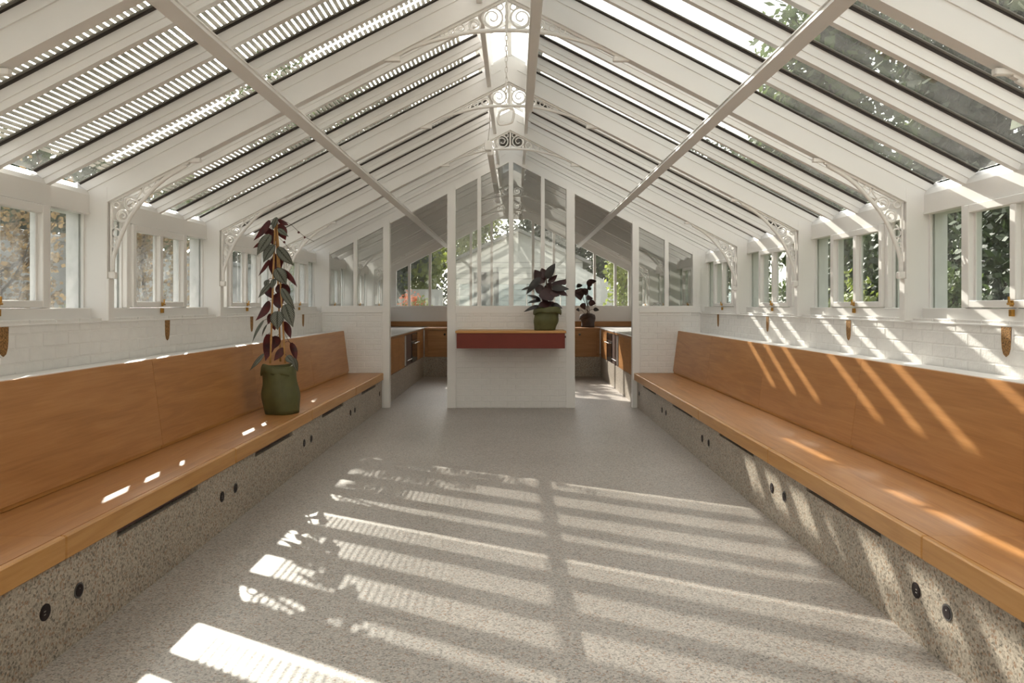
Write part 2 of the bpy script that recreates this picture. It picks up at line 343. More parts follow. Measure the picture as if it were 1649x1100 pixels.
# ------------------------------------------------------------------ windows
win_n = 0
def window(s, ya, yb, name):
    w0 = empty(name, (s*2.6, (ya+yb)/2, 1.256)); tag(w0, kind='structure')
    a, b = ya+0.03, yb-0.03; q = (yb-ya)/4; m1, m2 = ya+q, yb-q
    X = lambda d: s*(HOOD+d)
    MB().cbox(X(-0.01), X(0.09), a, b, 1.256, 1.335, 0.004).build('sill_rail', WHITE, w0)
    hd = MB().prism([(X(0), 1.915), (X(0), 2.03), (X(.015), 2.06), (X(.07), 2.10), (X(.15), 2.10), (X(.15), 1.915)], a, b)
    hd.box(X(-.004), X(.05), a, b, 1.912, 1.925); hd.build('head_plate', WHITE, w0)
    for y in (m1, m2): MB().cbox(X(0.0), X(0.09), y-0.024, y+0.024, 1.335, 1.915, 0.003).build('mullion', WHITE, w0)
    for y0, y1 in ((a, m1-0.024), (m2+0.024, b)):
        f = MB()
        for yy in (y0, y1-0.014):
            f.box(X(0.03), X(0.045), yy, yy+0.014, 1.335, 1.915); f.box(X(0.06), X(0.085), yy-0.001, yy+0.022, 1.335, 1.915)
        f.build('glazing_bead', WHITE, w0)
        MB().box(X(0.052), X(0.056), y0, y1, 1.335, 1.915).build('pane', GLL if s < 0 else GLW, w0)
    cs = empty('casement'); cs.parent = w0; cs.location = (0, 0, 0)
    c0, c1 = m1+0.026, m2-0.026; mid = (c0+c1)/2; bw = 0.048
    f = MB(); x0, x1 = X(-0.018), X(0.035)
    f.cbox(x0, x1, c0, c0+bw, 1.338, 1.908, 0.004); f.cbox(x0, x1, c1-bw, c1, 1.338, 1.908, 0.004)
    f.cbox(x0, x1, c0+bw, c1-bw, 1.338, 1.378, 0.004); f.cbox(x0, x1, c0+bw, c1-bw, 1.862, 1.908, 0.004)
    f.cbox(x0, x1, mid-0.024, mid+0.024, 1.378, 1.862, 0.004)
    for yy in (c0+bw, mid-0.024-0.016, mid+0.024, c1-bw-0.016): f.box(X(0.012), X(0.03), yy, yy+0.016, 1.378, 1.862)
    f.build('sash_frame', WHITE, cs)
    for y0, y1 in ((c0+bw, mid-0.024), (mid+0.024, c1-bw)):
        MB().box(X(0.016), X(0.02), y0, y1, 1.378, 1.862).build('pane', GLL if s < 0 else GLW, cs)
    lt = MB(); lt.cbox(X(-0.026), X(-0.018), mid-0.012, mid+0.012, 1.345, 1.375, 0.002)
    lt.cbox(X(-0.045), X(-0.026), mid-0.03, mid+0.006, 1.352, 1.364, 0.003); lt.cbox(X(-0.03), X(-0.012), mid-0.012, mid+0.012, 1.295, 1.33, 0.002)
    lt.tube([(X(-0.035), mid, 1.358), (X(-0.036), mid, 1.395)], 0.006)
    tag(lt.build('latch', BRASS, cs), label='brass casement latch')
    return w0
for s in (-1, 1):
    for k in range(len(FR)-1):
        win_n += 1; window(s, FR[k], FR[k+1], 'window_%d' % win_n)
# ------------------------------------------------------------------ roof
roof = empty('ceiling', (0, YP, APEX)); tag(roof, kind='structure')
TE = 2.87; T0 = 0.165
WBOARD = plain('roof_boarding', (0.62, 0.60, 0.57), 0.6, var=0.03)
for s in (-1, 1):
    for y in FR:
        m = MB().prism([(0, APEX), R(s, 2.92, 0), R(s, 2.92, 0.19), (0, APEX+0.19/CT)], y-0.03, y+0.03)
        rbox(m, s, 0.02, 2.90, 0.115, 0.185, y-0.038, y+0.038); rbox(m, s, 0, 2.78, -0.001, 0.012, y-0.034, y+0.034)
        m.build('principal_rafter', WHITE, roof)
    for k in range(len(FR)-1):
        q = BAY/4; kit = FR[k] > YP-0.1
        for j in (1, 2, 3):
            y = FR[k]+q*j; m = MB()
            rbox(m, s, T0, TE, 0.085, 0.19, y-0.019, y+0.019); rbox(m, s, T0, TE, 0.120, 0.186, y-0.026, y+0.026)
            m.build('glazing_bar', WHITE, roof)
        for j in range(4):
            y0 = FR[k]+q*j+0.02; y1 = y0+q-0.04
            m = MB(); rbox(m, s, T0, TE, 0.180, 0.184, y0, y1); m.build('pane', WBOARD if kit else GLR, roof)
            g = MB()
            for yy in (y0+0.005, y1-0.021): rbox(g, s, T0, TE, 0.166, 0.1795, yy, yy+0.016)
            g.build('gasket', GASK, roof)
            g = MB()
            for yy in (y0+0.021, y1-0.036): rbox(g, s, T0, TE, 0.175, 0.1795, yy, yy+0.015)
            g.build('glazing_strip', ALU, roof)
    tp = 1.346/CT
    m = MB(); rbox(m, s, tp-0.032, tp+0.032, -0.046, -0.001, YB, YG); rbox(m, s, tp-0.04, tp+0.04, -0.012, -0.001, YB, YG)
    m.build('purlin', WHITE, roof)
    m = MB(); m.cbox(s*0.150, s*0.188, YB, YG, 3.215, 3.62, 0.004); m.build('ridge_board', WHITE, roof)
# ridge lantern over the slot
for s in (-1, 1):
    m = MB(); m.prism([(s*0.0, 3.80), (s*0.30, 3.64), (s*0.30, 3.648), (s*0.0, 3.808)], YB, YP); m.build('lantern_pane', GLR, roof)
    m = MB(); m.prism([(s*0.0, 3.80), (s*0.30, 3.64), (s*0.30, 3.648), (s*0.0, 3.808)], YP, YG); m.build('lantern_board', WBOARD, roof)
    for k in range(2*(len(FR)-1)+1):
        y = FR[0]+k*BAY/2
        m = MB(); m.prism([(s*0.0, 3.765), (s*0.29, 3.605), (s*0.29, 3.64), (s*0.0, 3.80)], y-0.02, y+0.02); m.build('lantern_bar', WHITE, roof)
    m = MB(); m.cbox(s*0.186, s*0.30, YB, YG, 3.60, 3.64, 0.004); m.build('lantern_kerb', WHITE, roof)
MB().cbox(-0.02, 0.02, YB, YG, 3.77, 3.82, 0.004).build('ridge_cap', WHITE, roof)
# ------------------------------------------------------------------ lath blinds on the left roof
lm = MB(); rbox(lm, -1, -0.0113, 0.0113, 0.0, 0.006, -BAY/2+0.02, BAY/2-0.02)
lo = lm.build('lath_proto', LATH, origin=(0, 0, APEX)); lath_me = lo.data; bpy.data.objects.remove(lo)
LP = 0.034
for k in range(7):
    y = FR[k]+BAY/2
    if y < 0: continue
    x0, z0 = R(-1, 0.30, 0.235)
    bl = empty('lath_blind', (x0, y, z0)); nb = k-2
    tag(bl, 'slatted lath roller blind over the left roof, bay %s' % (['behind the viewer', 'nearest the camera', 'second from the camera', 'third from the camera', 'next to the glazed partition'][max(0, nb)] if nb >= 0 else 'behind the viewer'), 'roof blind', 'lath blinds on the left roof')
    if nb <= 0: bl['label'] = 'slatted lath roller blind over the left roof, straight above the camera' if nb == 0 else 'slatted lath roller blind over the left roof, behind the viewer'
    t = 0.30
    while t < 2.775:
        xx, zz = R(-1, t, 0.235)
        o = bpy.data.objects.new('lath', lath_me); COL.objects.link(o); o.parent = bl
        o.location = Vector((xx, y, zz))-Vector((x0, y, z0)); t += LP
    for yy in (y-BAY*0.36, y+BAY*0.36):
        m = MB(); rbox(m, -1, 0.25, 2.79, 0.229, 0.233, yy-0.006, yy+0.006); m.build('tape', LATH, bl)
# ------------------------------------------------------------------ glazed partition
part = empty('wall_partition', (0, YP, 0)); tag(part, kind='structure')
def zt(x): return APEX-SL*abs(x)
def pbox(name, xa, xb, za, zb, mat=WHITE, ya=YP-0.05, yb=YP+0.05, b=0.004): return MB().cbox(xa, xb, ya, yb, za, zb, b).build(name, mat, part)
for s in (-1, 1):
    for xa, xb, nm in ((1.603, 1.688, 'jamb_post'), (0.732, 0.842, 'jamb_post')):
        MB().prism([(s*xa, 0), (s*xb, 0), (s*xb, zt(xb)+0.03), (s*xa, zt(xa)+0.03)], YP-0.05, YP+0.05).build(nm, WHITE, part)
        MB().cbox(s*xa+(-0.004), s*xb+0.004, YP-0.058, YP-0.05, 0, 0.38, 0.002).build('post_shoe', WHITE, part)
    MB().prism([(s*2.40, 1.25), (s*2.50, 1.25), (s*2.50, zt(2.5)+0.03), (s*2.40, zt(2.4)+0.03)], YP-0.05, YP+0.05).build('wall_post', WHITE, part)
    MB().prism([(s*2.032, 1.345), (s*2.082, 1.345), (s*2.082, zt(2.082)+0.03), (s*2.032, zt(2.032)+0.03)], YP-0.04, YP+0.04).build('mullion', WHITE, part)
    MB().prism([(s*0.395, 1.345), (s*0.445, 1.345), (s*0.445, zt(0.445)+0.03), (s*0.395, zt(0.395)+0.03)], YP-0.04, YP+0.04).build('mullion', WHITE, part)
    pbox('sill_rail', s*1.688, s*2.5, 1.255, 1.345, ya=YP-0.06)
    for xa, xb in ((1.688, 2.032), (2.082, 2.40), (0.445, 0.732), (0.029, 0.395)):
        MB().prism([(s*xa, 1.345), (s*xb, 1.345), (s*xb, zt(xb)), (s*xa, zt(xa))], YP-0.003, YP+0.003).build('pane', GLP, part)
    MB().box(s*1.688, s*2.5, YP-0.045, YP+0.06, 0, 1.255).build('brick_panel', BRICKW, part)
MB().prism([(-0.029, 1.345), (0.029, 1.345), (0.029, zt(0)+0.02), (-0.029, zt(0)+0.02)], YP-0.045, YP+0.045).build('mullion', WHITE, part)
pbox('sill_rail', -0.732, 0.732, 1.245, 1.345, ya=YP-0.052)
MB().box(-0.732, 0.732, YP-0.045, YP+0.06, 0, 1.245).build('brick_panel', BRICKW, part)
def bricks_y(x0, x1, z0, z1):
    z = z1-CH/2; c = 0
    while z > z0:
        x = x0+0.002+(CB/2 if c % 2 else CB)-CB/2; first = True
        xs = x0
        off = CB/2 if c % 2 else 0
        if off: put_brick(byh_me, part, (x0+0.056, YP-0.046, z)); xs = x0+off
        while xs+CB <= x1+0.02:
            put_brick(by_me, part, (xs+CB/2, YP-0.046+random.uniform(-.0006, .001), z)); xs += CB
        if xs+0.11 <= x1+0.02: put_brick(byh_me, part, (xs+0.056, YP-0.046, z))
        z -= CH; c += 1
bricks_y(-0.73, 0.73, 0.0, 1.245)
bricks_y(-2.49, -1.70, 0.42, 1.25); bricks_y(1.70, 2.49, 0.42, 1.25)
# far gable of the kitchen
gab = empty('wall_far', (0, YG, 0)); tag(gab, kind='structure')
MB().box(-2.5, 2.5, YG-0.05, YG+0.15, -0.12, 1.30).build('low_wall', WHITE, gab)
MB().cbox(-2.5, 2.5, YG-0.07, YG+0.05, 1.30, 1.345, 0.004).build('sill_rail', WHITE, gab)
gx = [-2.42, -2.09, -1.67, -1.25, -0.84, -0.42, 0, 0.42, 0.84, 1.25, 1.67, 2.09, 2.42]
for x in gx:
    wd = 0.026 if abs(x) < 2.3 else 0.07
    MB().prism([(x-wd, 1.345), (x+wd, 1.345), (x+wd, zt(x+wd)), (x-wd, zt(x-wd))], YG-0.03, YG+0.03).build('mullion', WHITE, gab)
for a, b in zip(gx[:-1], gx[1:]):
    MB().prism([(a+.02, 1.345), (b-.02, 1.345), (b-.02, zt(b)), (a+.02, zt(a))], YG-0.003, YG+0.003).build('pane', GLP, gab)
MB().prism([(-0.3, 3.1), (0.3, 3.1), (0.3, 3.62), (0, 3.8), (-0.3, 3.62)], YG-0.02, YG+0.02).build('gable_board', WHITE, gab)
# ------------------------------------------------------------------ iron brackets
def flat3(s, pts, y): return [(s*p[0], y, p[1]) for p in pts]
def spiral(cx, cz, r0, r1, a0, turns, n=20): return [(cx+(r0+(r1-r0)*i/n)*math.cos(math.radians(a0)+2*math.pi*turns*i/n), cz+(r0+(r1-r0)*i/n)*math.sin(math.radians(a0)+2*math.pi*turns*i/n)) for i in range(n+1)]
def wall_bracket(s, y, label):
    e = empty('wall_bracket', (s*PIN, y, 1.515)); tag(e, label, 'bracket', 'scroll brackets at the wall posts')
    P = PIN-0.006; rz = lambda x: APEX-SL*x
    rib = spline([(P-0.012, 1.56), (P-0.022, 1.668), (2.352, 1.880), (2.243, 2.025), (2.13, 2.135), (1.99, rz(1.99)-0.012)], 6)
    MB().tube(flat3(s, rib, y), 0.0135, 7).build('curved_rib', IRON, e, smooth=True)
    m = MB(); m.cbox(s*(P-0.014), s*P, y-0.012, y+0.012, 1.56, rz(P)-0.004, 0.003)
    m.prism([(s*1.97, rz(1.97)-0.014), (s*P, rz(P)-0.014), (s*P, rz(P)), (s*1.97, rz(1.97))], y-0.012, y+0.012); m.build('straight_frame', IRON, e)
    m = MB(); m.cbox(s*(P-0.035), s*(P+0.01), y-0.02, y+0.02, 1.515, 1.56, 0.006); m.build('foot', IRON, e)
    MB().cbox(s*1.90, s*1.985, y-0.016, y+0.016, rz(1.94)-0.022, rz(1.94)+0.004, 0.004).build('end_plate', IRON, e)
    for cx, cz, r, th in ((2.385, 1.905, 0.036, .0085), (2.335, 1.985, 0.040, .0085), (2.425, 1.975, 0.020, .007), (2.425, 1.80, 0.026, .0075), (2.235, 2.068, 0.026, .0075), (2.17, 2.118, 0.015, .006), (2.44, 1.725, 0.014, .006), (2.395, 2.005, .013, .005)):
        m = MB(); m.tube(flat3(s, spiral(cx, cz, r, r, 0, 1.0, 20)[:-1], y), th*0.8, 6, True)
        if r > 0.03: m.tube(flat3(s, spiral(cx, cz, r*0.95, r*0.25, 200, 1.2), y), th*0.6, 6)
        m.build('scroll', IRON, e, smooth=True)
    for a in (((2.44, 1.70), (2.425, 1.75), (2.45, 1.80), (2.42, 1.85)), ((2.30, 2.01), (2.27, 2.06), (2.29, 2.075))):
        MB().tube(flat3(s, spline(a, 4), y), 0.006, 6).build('scroll', IRON, e, smooth=True)
def ridge_bracket(y, label):
    e = empty('ridge_bracket', (0, y, 2.93)); tag(e, label, 'bracket', 'scroll gussets under the ridge')
    rz = lambda x: APEX-SL*abs(x)
    rib = spline([(-0.70, rz(.70)-0.01), (-0.60, 2.948), (-0.42, 3.005), (-0.22, 3.048), (0, 3.060), (0.22, 3.048), (0.42, 3.005), (0.60, 2.948), (0.70, rz(.70)-0.01)], 5)
    MB().tube(flat3(1, rib, y), 0.0135, 7).build('curved_rib', IRON, e, smooth=True)
    for s in (-1, 1):
        MB().prism([(s*0.0, rz(0)-0.016), (s*0.72, rz(.72)-0.016), (s*0.72, rz(.72)), (s*0.0, rz(0))], y-0.012, y+0.012).build('straight_frame', IRON, e)
        MB().cbox(s*0.66, s*0.76, y-0.016, y+0.016, rz(.71)-0.03, rz(.71)+0.002, 0.004).build('foot', IRON, e)
        for cx, cz, r, th in ((0.088, 3.138, 0.062, .0085), (0.20, 3.092, 0.034, .008), (0.285, 3.075, 0.020, .006), (0.345, 3.055, 0.018, .006), (0.40, 3.034, 0.014, .005), (0.042, 3.205, 0.020, .006)):
            m = MB(); m.tube(flat3(s, spiral(cx, cz, r, r, 0, 1.0, 22)[:-1], y), th*0.8, 6, True)
            if r > 0.03: m.tube(flat3(s, spiral(cx, cz, r*0.95, r*0.22, 250, 1.25), y), th*0.6, 6)
            m.build('scroll', IRON, e, smooth=True)
    MB().tube([(0, y, 3.06), (0, y, 3.25)], 0.009, 6).build('king_rod', IRON, e)
vis = [(2, 'nearest the camera'), (3, 'second from the camera'), (4, 'third from the camera')]
for k, y in enumerate(FR):
    if y < 2: continue
    if abs(y-YP) < 0.1 or abs(y-YG) < 0.1: continue
    nm = {4: 'beside the nearest windows', }.get(k)
    i = [j for j in range(len(FR)) if FR[j] > 2].index(k)
    tx = ['above the camera\'s near bench end', 'nearest the camera in full view', 'second in view from the camera', 'last one before the glazed partition', '', 'first one behind the partition', 'second one behind the partition'][i]
    for s in (-1, 1): wall_bracket(s, y, 'white cast iron scroll bracket on the %s wall, %s' % (SIDE[s], tx))
    ridge_bracket(y, 'white cast iron scroll gusset under the ridge, %s' % tx)
# ------------------------------------------------------------------ benches on terrazzo plinths
BENCH = {-1: (1.683, 1.703), 1: (1.622, 1.664)}
YE = YP-0.052
cuts = [YB+0.02]+[y for y in FR if YB+0.1 < y < YP-0.1]+[YE]
slotc = [y+BAY/2-0.05 for y in FR if YB-0.1 < y < YP-0.1]
tn = 0
for s in (-1, 1):
    bf, pf = BENCH[s]; tn += 1
    pl = empty('trim_%d' % tn, (s*pf, YP/2, 0)); tag(pl, kind='structure')
    MB().box(s*pf, s*WALLX, YB, YE, 0, 0.326).build('plinth', TERP, pl)
    MB().box(s*(pf+0.05), s*WALLX, YB, YE, 0.326, 0.364).build('slot_back', SLOT, pl)
    edges = [YB]
    for c in slotc: edges += [c-0.42, c+0.42]
    edges.append(YE)
    for a, b in zip(edges[::2], edges[1::2]): MB().box(s*pf, s*(pf+0.06), a, b, 0.326, 0.364).build('plinth_top', TERP, pl)
    for c in slotc: MB().box(s*(pf+0.004), s*(pf+0.05), c-0.42, c+0.34, 0.346, 0.364).build('slot_grille', SLOT, pl)
    be = empty('bench', (s*1.9, YP/2, 0.365))
    tag(be, 'long oak bench with panelled backrest along the %s wall%s' % (SIDE[s], ', with the climbing plant on it' if s < 0 else ', striped with sunlight'), 'bench')
    for a, b in zip(cuts[:-1], cuts[1:]):
        m = MB(); m.cbox(s*bf, s*(bf+0.03), a+0.001, b-0.001, 0.366, 0.46, 0.006); m.build('seat_edge', OAKE, be)
        m = MB(); m.box(s*(bf+0.0301), s*2.20, a+0.0008, b-0.0008, 0.40, 0.4595); m.build('seat_board', OAK, be)
        bk = MB(); xb, xt = 2.135, 2.205
        bk.prism([(s*xb, 0.485), (s*xt, 1.015), (s*(xt+0.028), 1.015), (s*(xb+0.028), 0.485)], a+0.0015, b-0.0015); bk.build('backrest_panel', OAK, be)
        MB().cbox(s*2.145, s*2.19, a, b, 0.4595, 0.487, 0.004).build('back_rail', OAKE, be)
    MB().prism([(s*2.165, 0.46), (s*2.236, 1.012), (s*2.49, 1.0), (s*2.49, 0.46)], YB+.02, YE-0.0).build('back_fill', WHITE, be)
# sockets
def socket(s, y, kind, label):
    pf = BENCH[s][1]; e = empty('wall_socket', (s*pf, y, 0.175)); tag(e, label, 'socket', 'round sockets in the bench plinths')
    ax = (-s, 0, 0); c = (s*pf, y, 0.205)
    MB().disc(c, ax, 0.031, 0.003, 24).build('rim', DARK if kind else plain('socket_rim', (0.10, 0.095, 0.095), 0.3, 0.6), e)
    MB().disc((s*(pf-0.003), y, 0.205), ax, 0.024, 0.0015, 24).build('cap', DARK, e)
    if kind:
        for dz in (0.006, -0.006): MB().box(s*(pf-0.0045), s*(pf-0.0055), y-0.014, y-0.002, 0.205+dz-0.002, 0.205+dz+0.002).build('port', STEEL, e)
    else: MB().disc((s*(pf-0.0045), y, 0.213), ax, 0.003, 0.001, 10).build('indicator', STEEL, e)
for s in (-1, 1):
    for i, y in enumerate((2.78, 4.46, 6.2, 7.95, 9.66)):
        near = ['pair nearest the camera', 'second pair from the camera', 'third pair from the camera', 'fourth pair from the camera', 'single one beside the partition'][i]
        first = s < 0
        ys = (y, y+0.215) if i < 4 else (y,)
        for j, yy in enumerate(ys):
            twin = (j == 0) == (s < 0)
            socket(s, yy, twin, 'dark round %s in %s bench plinth, %s' % ('twin-port socket' if twin else 'single-dot socket', SIDE[s], near))
# tapered wall vents below the casements
for s in (-1, 1):
    for i, y in enumerate([FR[k]+BAY/2 for k in range(2, 7)]):
        if y < 3: continue
        pts = [(-0.037, 1.243), (0.037, 1.243)]+[(0.035, 1.17), (0.031, 1.135), (0.020, 1.107), (0.0, 1.094), (-0.020, 1.107), (-0.031, 1.135), (-0.035, 1.17)]
        e = empty('wall_vent', (s*WALLX, y-0.05, 1.09)); j = i-1
        tag(e, 'tapered rust-brown plug set in the white %s wall, %s' % (SIDE[s], ORD[j]), 'wall vent', 'brown plugs in the brick walls')
        MB().prismx([(y-0.05+a, b) for a, b in pts], s*(WALLX-0.009), s*(WALLX-0.004)).build('plug', CORK, e)
        MB().prismx([(y-0.05+a*1.3, 1.243-(1.243-b)*1.06) for a, b in pts], s*(WALLX-0.0055), s*(WALLX-0.0005)).build('render_edge', WHITE, e)
# ------------------------------------------------------------------ shelf on the partition
sh = empty('wall_shelf', (0, YP-0.05, 0.815)); tag(sh, 'floating oak-topped shelf with dark red front on the partition', 'shelf')
YS = YP-0.62
MB().cbox(-0.69, 0.69, YS, YP-0.052, 1.005, 1.035, 0.004).build('shelf_top', OAKSH, sh)
MB().cbox(-0.675, 0.675, YS+0.012, YS+0.03, 0.815, 1.004, 0.002).build('front_panel', RED, sh)
m = MB(); m.box(-0.675, -0.655, YS+0.03, YP-0.052, 0.815, 1.004); m.box(0.655, 0.675, YS+0.03, YP-0.052, 0.815, 1.004)
m.box(-0.655, 0.655, YS+0.03, YP-0.052, 0.815, 0.833); m.build('case', RED, sh)
MB().disc((0.675, YS+0.12, 0.955), (1, 0, 0), 0.012, 0.018, 12).build('knob', DARK, sh)
# ------------------------------------------------------------------ kitchen behind the partition
KX, KY = 1.68, 14.12
for s in (-1, 1):
    tn += 1; kp = MB().box(s*KX, s*WALLX, YP+0.06, YG-0.05, 0, 0.375).build('trim_%d' % tn, TERP); tag(kp, kind='structure')
    sd = SIDE[s]
    cb = empty('cabinet', (s*KX, 10.8, 0.375)); tag(cb, 'oak base cabinet just behind the %s doorway' % sd, 'cabinet')
    MB().box(s*(KX+0.02), s*(WALLX-0.012), 9.96, 11.72, 0.376, 0.88).build('body', OAK, cb)
    for a, b in ((9.97, 10.55), (10.555, 11.14), (11.145, 11.71)): MB().cbox(s*KX, s*(KX+0.02), a, b, 0.38, 0.876, 0.002).build('door', OAK, cb)
    MB().box(s*(KX+0.001), s*(KX+0.019), 10.3, 11.3, 0.3755, 0.3795).build('finger_slot', SLOT, cb)
    dw = empty('dishwasher', (s*KX, 12.1, 0.375)); tag(dw, 'dark slim built-in appliance with pale edge in the %s kitchen run' % sd, 'appliance')
    MB().cbox(s*(KX+0.005), s*(WALLX-0.012), 11.74, 12.48, 0.376, 0.878, 0.003).build('body', MAROON, dw)
    MB().cbox(s*(KX-0.018), s*(KX+0.004), 11.725, 11.75, 0.40, 0.872, 0.003).build('door_edge', WTOP, dw)
    MB().tube([(s*(KX-0.03), 11.8, 0.47), (s*(KX-0.03), 12.3, 0.47)], 0.008).build('handle', STEEL, dw)
    ov = empty('oven', (s*KX, 12.8, 0.375)); tag(ov, 'black built-in oven in the %s kitchen run' % sd, 'oven')
    MB().cbox(s*(KX+0.006), s*(WALLX-0.012), 12.50, 13.22, 0.376, 0.878, 0.003).build('body', MAROON, ov)
    MB().cbox(s*(KX-0.006), s*(KX+0.006), 12.53, 13.19, 0.40, 0.74, 0.003).build('door', BLACKG, ov)
    MB().cbox(s*(KX-0.004), s*(KX+0.006), 12.53, 13.19, 0.755, 0.865, 0.003).build('control_panel', BLACKG, ov)
    m = MB(); m.tube([(s*(KX-0.045), 12.58, 0.71), (s*(KX-0.045), 13.14, 0.71)], 0.009); m.tube([(s*(KX-0.045), 12.62, 0.71), (s*KX, 12.62, 0.71)], 0.006); m.tube([(s*(KX-0.045), 13.1, 0.71), (s*KX, 13.1, 0.71)], 0.006)
    m.build('handle', STEEL, ov)
    c2 = empty('cabinet', (s*KX, 13.6, 0.375)); tag(c2, 'narrow oak cabinet in the far %s kitchen corner' % sd, 'cabinet')
    MB().box(s*(KX+0.02), s*(WALLX-0.012), 13.24, 14.10, 0.376, 0.88).build('body', OAK, c2)
    MB().cbox(s*KX, s*(KX+0.02), 13.25, 14.09, 0.38, 0.876, 0.002).build('door', OAK, c2)
    wt = empty('worktop', (s*2.0, 12, 0.88)); tag(wt, 'pale worktop along the %s kitchen wall' % sd, 'worktop')
    MB().cbox(s*(KX-0.01), s*2.47, 9.95, 14.40, 0.905, 0.925, 0.003).build('slab', WTOP, wt); MB().cbox(s*(KX-0.005), s*2.47, 9.95, 14.12, 0.881, 0.9045, 0.002).build('edge_band', OAK, wt)
    MB().cbox(s*2.47, s*2.495, 9.95, 15.0, 0.881, 1.02, 0.003).build('upstand', OAK, wt)
tn += 1; kp = MB().box(-KX, KX, KY+0.02, YG-0.05, 0, 0.375).build('trim_%d' % tn, TERP); tag(kp, kind='structure')
for xa, xb, lab in ((-1.66, -0.62, 'seen through the left doorway'), (-0.60, 0.60, 'hidden behind the shelf wall'), (0.62, 1.66, 'seen through the right doorway')):
    cb = empty('cabinet', ((xa+xb)/2, KY, 0.375)); tag(cb, 'oak cabinet with round finger hole under the far gable, '+lab, 'cabinet')
    MB().box(xa, xb, KY+0.02, YG-0.056, 0.376, 0.88).build('body', OAKX, cb)
    w_ = (xb-xa)/2
    for i in (0, 1):
        a = xa+0.06+i*(w_-0.03); b = a+w_-0.06-0.03
        dr = MB().cbox(a, b, KY, KY+0.02, 0.385, 0.872, 0.002).build('door', OAKX, cb)
        hx = b-0.11 if xa < -0.61 else a+0.11
        MB().disc((hx, KY, 0.80), (0, -1, 0), 0.021, 0.001, 18).build('finger_hole', BLACKG, dr)
wt = empty('worktop', (0, 14.5, 0.88)); tag(wt, 'oak worktop with upstand under the far gable window', 'worktop')
MB().cbox(-1.665, 1.665, KY-0.01, YG-0.08, 0.881, 0.925, 0.003).build('slab', OAKX, wt)
MB().cbox(-2.46, 2.46, YG-0.08, YG-0.055, 0.926, 1.03, 0.003).build('upstand', OAKX, wt)
sk = empty('sink', (2.08, 11.4, 0.925)); tag(sk, 'steel sink with arched tap on the right worktop', 'sink')
MB().cbox(1.88, 2.25, 11.15, 11.7, 0.9255, 0.929, 0.001).build('rim', STEEL, sk); MB().cbox(1.90, 2.23, 11.18, 11.67, 0.9295, 0.9305, 0.0004).build('bowl', BLACKG, sk)
MB().tube(spline([(2.32, 11.4, 0.93), (2.32, 11.4, 1.25), (2.28, 11.4, 1.37), (2.18, 11.4, 1.385), (2.11, 11.4, 1.31)], 6), 0.012, 8).build('tap', STEEL, sk, smooth=True)
# ------------------------------------------------------------------ lights, cable, pull chain
def bar_light(x0, x1, y0, y1, label):
    e = empty('linear_light', ((x0+x1)/2, y0, 2.97)); tag(e, label, 'light', 'slim white light bars under the ridge')
    MB().cbox(x0, x1, y0, y1, 2.965, 3.03, 0.003).build('housing', WHITE, e)
    MB().cbox(x0+0.008, x1-0.008, y0+0.01, y1-0.01, 2.960, 2.966, 0.001).build('diffuser', WHITE, e)
    y = y0+0.25
    while y < y1: MB().tube([((x0+x1)/2, y, 3.04), ((x0+x1)/2, y, 3.23)], 0.006).build('hanger', IRON, e); y += 1.2
bar_light(0.135, 0.200, YB+0.1, 6.22, 'long white light bar right of the ridge, running over the camera')
bar_light(-0.245, -0.180, 7.98, YP-0.05, 'short white light bar left of the ridge, ending at the partition')
bar_light(-0.245, -0.180, YP+0.06, 10.75, 'white light bar left of the ridge, behind the partition glass')
jb = empty('junction_box', (-0.235, 7.93, 3.0)); tag(jb, 'small white junction box with cable at the end of the left light bar', 'junction box')
MB().cbox(-0.27, -0.20, 7.90, 7.975, 3.0, 3.10, 0.005).build('box', WHITE, jb)
MB().tube(spline([(-0.175, 6.45, 3.24), (-0.182, 6.9, 3.19), (-0.20, 7.4, 3.14), (-0.235, 7.93, 3.10)], 6), 0.0045).build('cable', IRON, jb)
ch = empty('pull_chain', (0, 4.4, 2.40)); tag(ch, 'white pull chain with looped handle hanging from the ridge', 'pull chain')
yc = 4.4; z = 3.55; i = 0
lm = MB()
lk = [(0.008*math.cos(a), 0, 0.019*math.sin(a)) for a in [2*math.pi*q/10 for q in range(10)]]
lo_ = MB().tube(lk, 0.0032, 5, True).build('link_proto', IRON, origin=(0, 0, 0)); lkme = lo_.data; bpy.data.objects.remove(lo_)
while z > 2.55:
    o = bpy.data.objects.new('link', lkme); COL.objects.link(o); o.parent = ch; o.location = (0, 0, z-2.40); o.rotation_euler = (0, 0, (i % 2)*math.pi/2+0.3); z -= 0.031; i += 1
ring = [(-0.032, 2.50), (0.020, 2.517), (0.040, 2.507), (0.044, 2.485), (0.036, 2.44), (0.018, 2.426), (-0.034, 2.418), (-0.046, 2.432), (-0.048, 2.455), (-0.040, 2.488)]
rp = spline([(x, z_) for x, z_ in ring]+[ring[0]], 4)[:-1]
MB().tube([(p[0], yc, p[1]) for p in rp], 0.0075, 7, True).build('loop_handle', IRON, ch, smooth=True)
pd = empty('pendant', (0.17, 13.0, 2.84)); tag(pd, 'tiny white pendant fitting hanging in the kitchen roof', 'pendant')
MB().tube([(0.17, 13.0, 2.93), (0.17, 13.0, 3.25)], 0.005).build('cord', IRON, pd); MB().cbox(0.14, 0.20, 12.97, 13.03, 2.84, 2.94, 0.008).build('shade', WHITE, pd)
